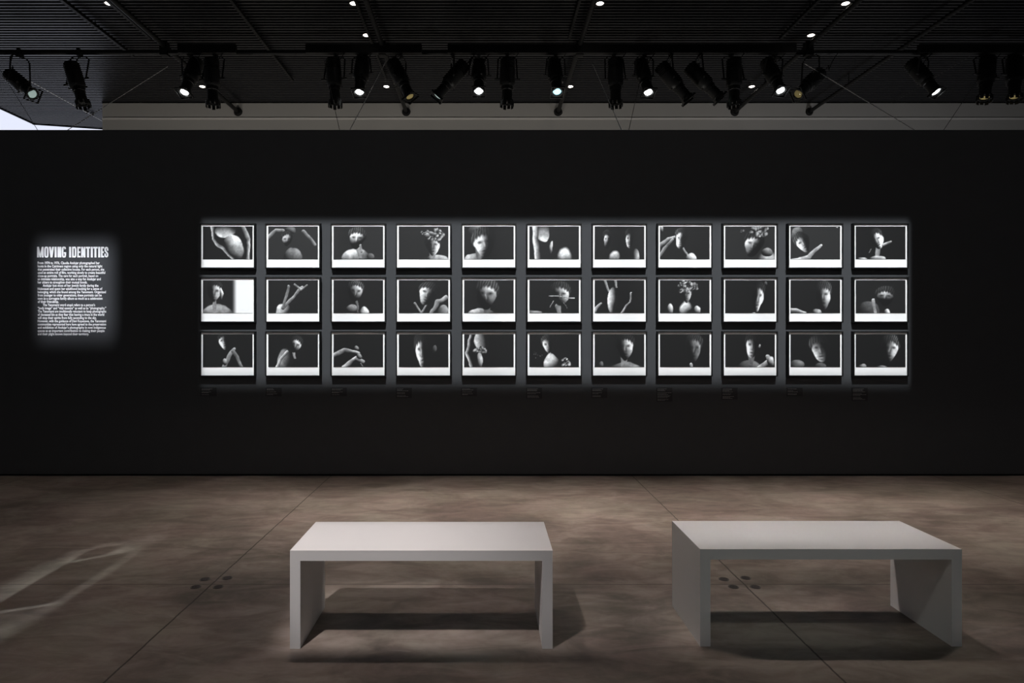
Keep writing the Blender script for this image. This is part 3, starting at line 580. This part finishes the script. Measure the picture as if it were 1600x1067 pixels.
# ------------------------------------------------------------------ stage spotlights
CLM = Matrix
def spot(lens_px, lens_py, dvec, label, kind='jag', lensm=None, Y=8.78, L=.64, s=1.1, small=False):
    d = Vector(dvec).normalized(); P0 = Vector((PX(lens_px, Y), Y, PZ(lens_py, Y)))
    zax = -d                                  # local +z runs from lens to rear
    side = Vector((0, 0, 1)).cross(d)
    xax = Vector((1, 0, 0)) if side.length < .25 or kind == 'jag' else side.normalized()
    yax = zax.cross(xax).normalized(); xax = yax.cross(zax).normalized()
    Mx = Matrix.Translation(P0) @ Matrix((xax, yax, zax)).transposed().to_4x4()
    T = thing('stage_spotlight', label, 'stage spotlight', P0, 'black stage spotlights on the cross pipe')
    bm = bmesh.new()   # rear housing with cooling fins
    prof = [(.055, L), (.085, L - .012)]
    z = L - .03
    for k in range(5): prof += [(.092, z), (.092, z - .012), (.082, z - .014), (.082, z - .022)]; z -= .024
    prof += [(.094, z), (.094, .30), (.088, .27), (.074, .25)]
    lathe(bm, [(r * s, q) for r, q in prof], Mx, 20); obj('housing', bm, m_metal, T, smooth=True)
    bm = bmesh.new(); lathe(bm, [(.072 * s, .26), (.072 * s, .20), (.064 * s, .195), (.064 * s, .07), (.076 * s, .065), (.076 * s, .03), (.070 * s, .02), (.060 * s, .02), (.052 * s, .045)], Mx, 20, True, False)
    obj('barrel', bm, m_metal, T, smooth=True)
    bm = bmesh.new(); lathe(bm, [(.052 * s, .046), (.048 * s, .036), (.034 * s, .030), (.015 * s, .027)], Mx, 20, True, True)
    obj('lens', bm, lensm or m_glass, T, smooth=True)
    bm = bmesh.new()   # colour frame holder with clips
    q = .082 * s
    if kind == 'jag':
        for a0 in range(10):
            a = 2 * math.pi * a0 / 10; c_, s_ = math.cos(a), math.sin(a); R = Matrix.Rotation(a, 4, 'Z')
            box(bm, .078 * s, .086 * s, -.020, .020, -.02 - .012 * (a0 % 2), .035, Mx @ R)
        lathe(bm, [(.088 * s, .05), (.088 * s, .03), (.070 * s, .028), (.070 * s, .05)], Mx, 20, False, False)
    else:
        for sx in (-1, 1):
            box(bm, sx * q - .004, sx * q + .004, -q, q, .0, .028, Mx); box(bm, -q, q, sx * q - .004, sx * q + .004, .006, .028, Mx)
        lathe(bm, [(q * .98, .026), (.068 * s, .026), (.066 * s, .032), (q * .98, .034)], Mx, 4, False, False)
    obj('colour_frame_holder', bm, m_metal, T)
    for a0 in (20, 110, 200, 290):
        bm = bmesh.new(); R = Matrix.Rotation(math.radians(a0), 4, 'Z'); box(bm, .08 * s, .105 * s, -.012, .012, .262, .266, Mx @ R)
        obj('shutter_handle', bm, m_metal, T)
    # yoke: U-shaped flat bar from the pivots up to the clamp
    piv = Mx @ Vector((0, 0, .36)); half = .125 * s
    top = Vector((piv.x, YX, ZX - .055)); bm = bmesh.new()
    ex = Vector((xax.x, xax.y, 0)); ex = ex.normalized() if ex.length > .2 else Vector((1, 0, 0))
    if small: top = Vector((piv.x, Y, ZC - .02))
    pts = [piv - xax * half, Vector((top.x, top.y, top.z)) - ex * half * .9 + Vector((0, 0, -.04)), top - ex * half * .6, top + ex * half * .6, Vector((top.x, top.y, top.z)) + ex * half * .9 + Vector((0, 0, -.04)), piv + xax * half]
    tube(bm, pts, .011, 6); obj('yoke', bm, m_metal, T)
    for sx in (-1, 1):
        bm = bmesh.new(); tube(bm, [piv + xax * sx * .085 * s, piv + xax * sx * (half + .035)], .012, 8); obj('pivot_knob', bm, m_metal, T)
    if not small:
        bm = bmesh.new(); tube(bm, [top + Vector((0, 0, -.02)), Vector((top.x, YX, ZX - .025))], .012, 8)
        box(bm, top.x - .022, top.x + .022, YX - .045, YX + .045, ZX - .05, ZX + .045); obj('clamp', bm, m_metal, T)
        rear = Mx @ Vector((0, 0, L - .01)); e = Vector((rear.x + .16, YX - .06, ZX - .02)); bm = bmesh.new(); pts = []
        for k in range(11):
            t = k / 10; p_ = rear.lerp(e, t); p_.z += .05 * math.sin(math.pi * t) * (1 if t < .5 else -1) - .05 * math.sin(math.pi * t); p_.x += .03 * math.sin(2 * math.pi * t); pts.append(p_)
        tube(bm, pts, .006, 6); obj('power_cable', bm, m_pipe, T)
DN = (0, -.06, -1)
spot(53, 149, (.80, -.34, -.60), 'stage spotlight at the far left, leaning right, dim greenish lens', 'lit', m_lensdim)
spot(130, 164, (.34, -.12, -.93), 'leaning lensless-looking black spotlight, second from the left', 'jag')
spot(287, 147, (-.08, -.45, -.88), 'lit spotlight left, beside a dark vertical one, above the grey wall start', 'lit', m_lens)
spot(333, 164, (.06, -.05, -1), 'dark vertical spotlight beside the farthest left lit one', 'jag')
spot(524, 164, (.06, -.05, -1), 'dark vertical spotlight above the paired wires left of centre', 'jag')
spot(561, 147, (-.02, -.36, -.92), 'lit spotlight left of the slanting bright wire', 'lit', m_lens)
spot(642, 154, (.42, -.22, -.86), 'bulky spotlight by the left-of-centre pipe, leaning right, amber-edged lens', 'lit', m_lensamber)
spot(681, 153, (-.62, -.12, -.78), 'spotlight leaning left, its thin bright lens edge showing, near centre', 'lit', m_lensdim)
spot(748, 145, (0, -.50, -.86), 'lit spotlight with full round lens, nearest the picture centre', 'lit', m_lens)
spot(792, 164, (-.02, -.05, -1), 'dark vertical spotlight right of the central round lens', 'jag')
spot(871, 146, (.03, -.48, -.87), 'spotlight with a small bluish-white lens, right of centre', 'lit', m_lensblue)
spot(962, 164, (0, -.05, -1), 'dark vertical spotlight beside the bright slanting wire right of centre', 'jag')
spot(1014, 147, (.08, -.48, -.87), 'lit spotlight with round lens, right of the dark vertical one', 'lit', m_lens)
spot(1077, 157, (.60, -.10, -.80), 'left one of two spotlights leaning right, no lens visible', 'lit')
spot(1126, 155, (.66, -.10, -.76), 'right one of two spotlights leaning right, thin bright lens edge', 'lit', m_lensdim)
spot(1147, 164, (-.02, -.05, -1), 'dark vertical spotlight above the right round pipe flange', 'jag')
spot(1221, 144, (.10, -.50, -.86), 'lit spotlight with bright lens beside an amber one, right', 'lit', m_lens)
spot(1245, 149, (-.70, -.38, -.62), 'spotlight leaning left with small amber-blue lens', 'lit', m_lensamber)
spot(1465, 146, (.28, -.45, -.85), 'lit oval-looking spotlight on the bare stretch at right', 'lit', m_lens)
spot(1538, 156, (-.20, -.16, -.96), 'dark spotlight pointing down at right, second from the edge', 'jag', m_lensamber)
spot(1585, 155, (-.16, -.20, -.96), 'dark spotlight pointing down at the right edge', 'jag', m_lensamber)
spot(163, 158, (.75, -.10, -.66), 'small dark spotlight half hidden at the left end of the grey wall', 'lit', None, Y=12.0, L=.45, s=.7, small=True)

# ------------------------------------------------------------------ guy wires
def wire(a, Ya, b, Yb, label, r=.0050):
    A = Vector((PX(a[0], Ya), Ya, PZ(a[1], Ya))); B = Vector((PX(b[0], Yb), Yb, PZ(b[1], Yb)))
    T = thing('guy_wire', label, 'wire', B, 'thin wires bracing the dark wall'); bm = bmesh.new(); tube(bm, [A, B], r, 6); obj('cable', bm, m_wire_unlit if r == .003 else m_wire_lit, T)
    bm = bmesh.new(); d = (A - B).normalized(); tube(bm, [B, B + d * .05], r * 1.8, 8); obj('fitting', bm, m_pipe, T)
YT = YW + .15; TY = PZ(0, YT)
ty = VY - (3.573 - H) * F / YT
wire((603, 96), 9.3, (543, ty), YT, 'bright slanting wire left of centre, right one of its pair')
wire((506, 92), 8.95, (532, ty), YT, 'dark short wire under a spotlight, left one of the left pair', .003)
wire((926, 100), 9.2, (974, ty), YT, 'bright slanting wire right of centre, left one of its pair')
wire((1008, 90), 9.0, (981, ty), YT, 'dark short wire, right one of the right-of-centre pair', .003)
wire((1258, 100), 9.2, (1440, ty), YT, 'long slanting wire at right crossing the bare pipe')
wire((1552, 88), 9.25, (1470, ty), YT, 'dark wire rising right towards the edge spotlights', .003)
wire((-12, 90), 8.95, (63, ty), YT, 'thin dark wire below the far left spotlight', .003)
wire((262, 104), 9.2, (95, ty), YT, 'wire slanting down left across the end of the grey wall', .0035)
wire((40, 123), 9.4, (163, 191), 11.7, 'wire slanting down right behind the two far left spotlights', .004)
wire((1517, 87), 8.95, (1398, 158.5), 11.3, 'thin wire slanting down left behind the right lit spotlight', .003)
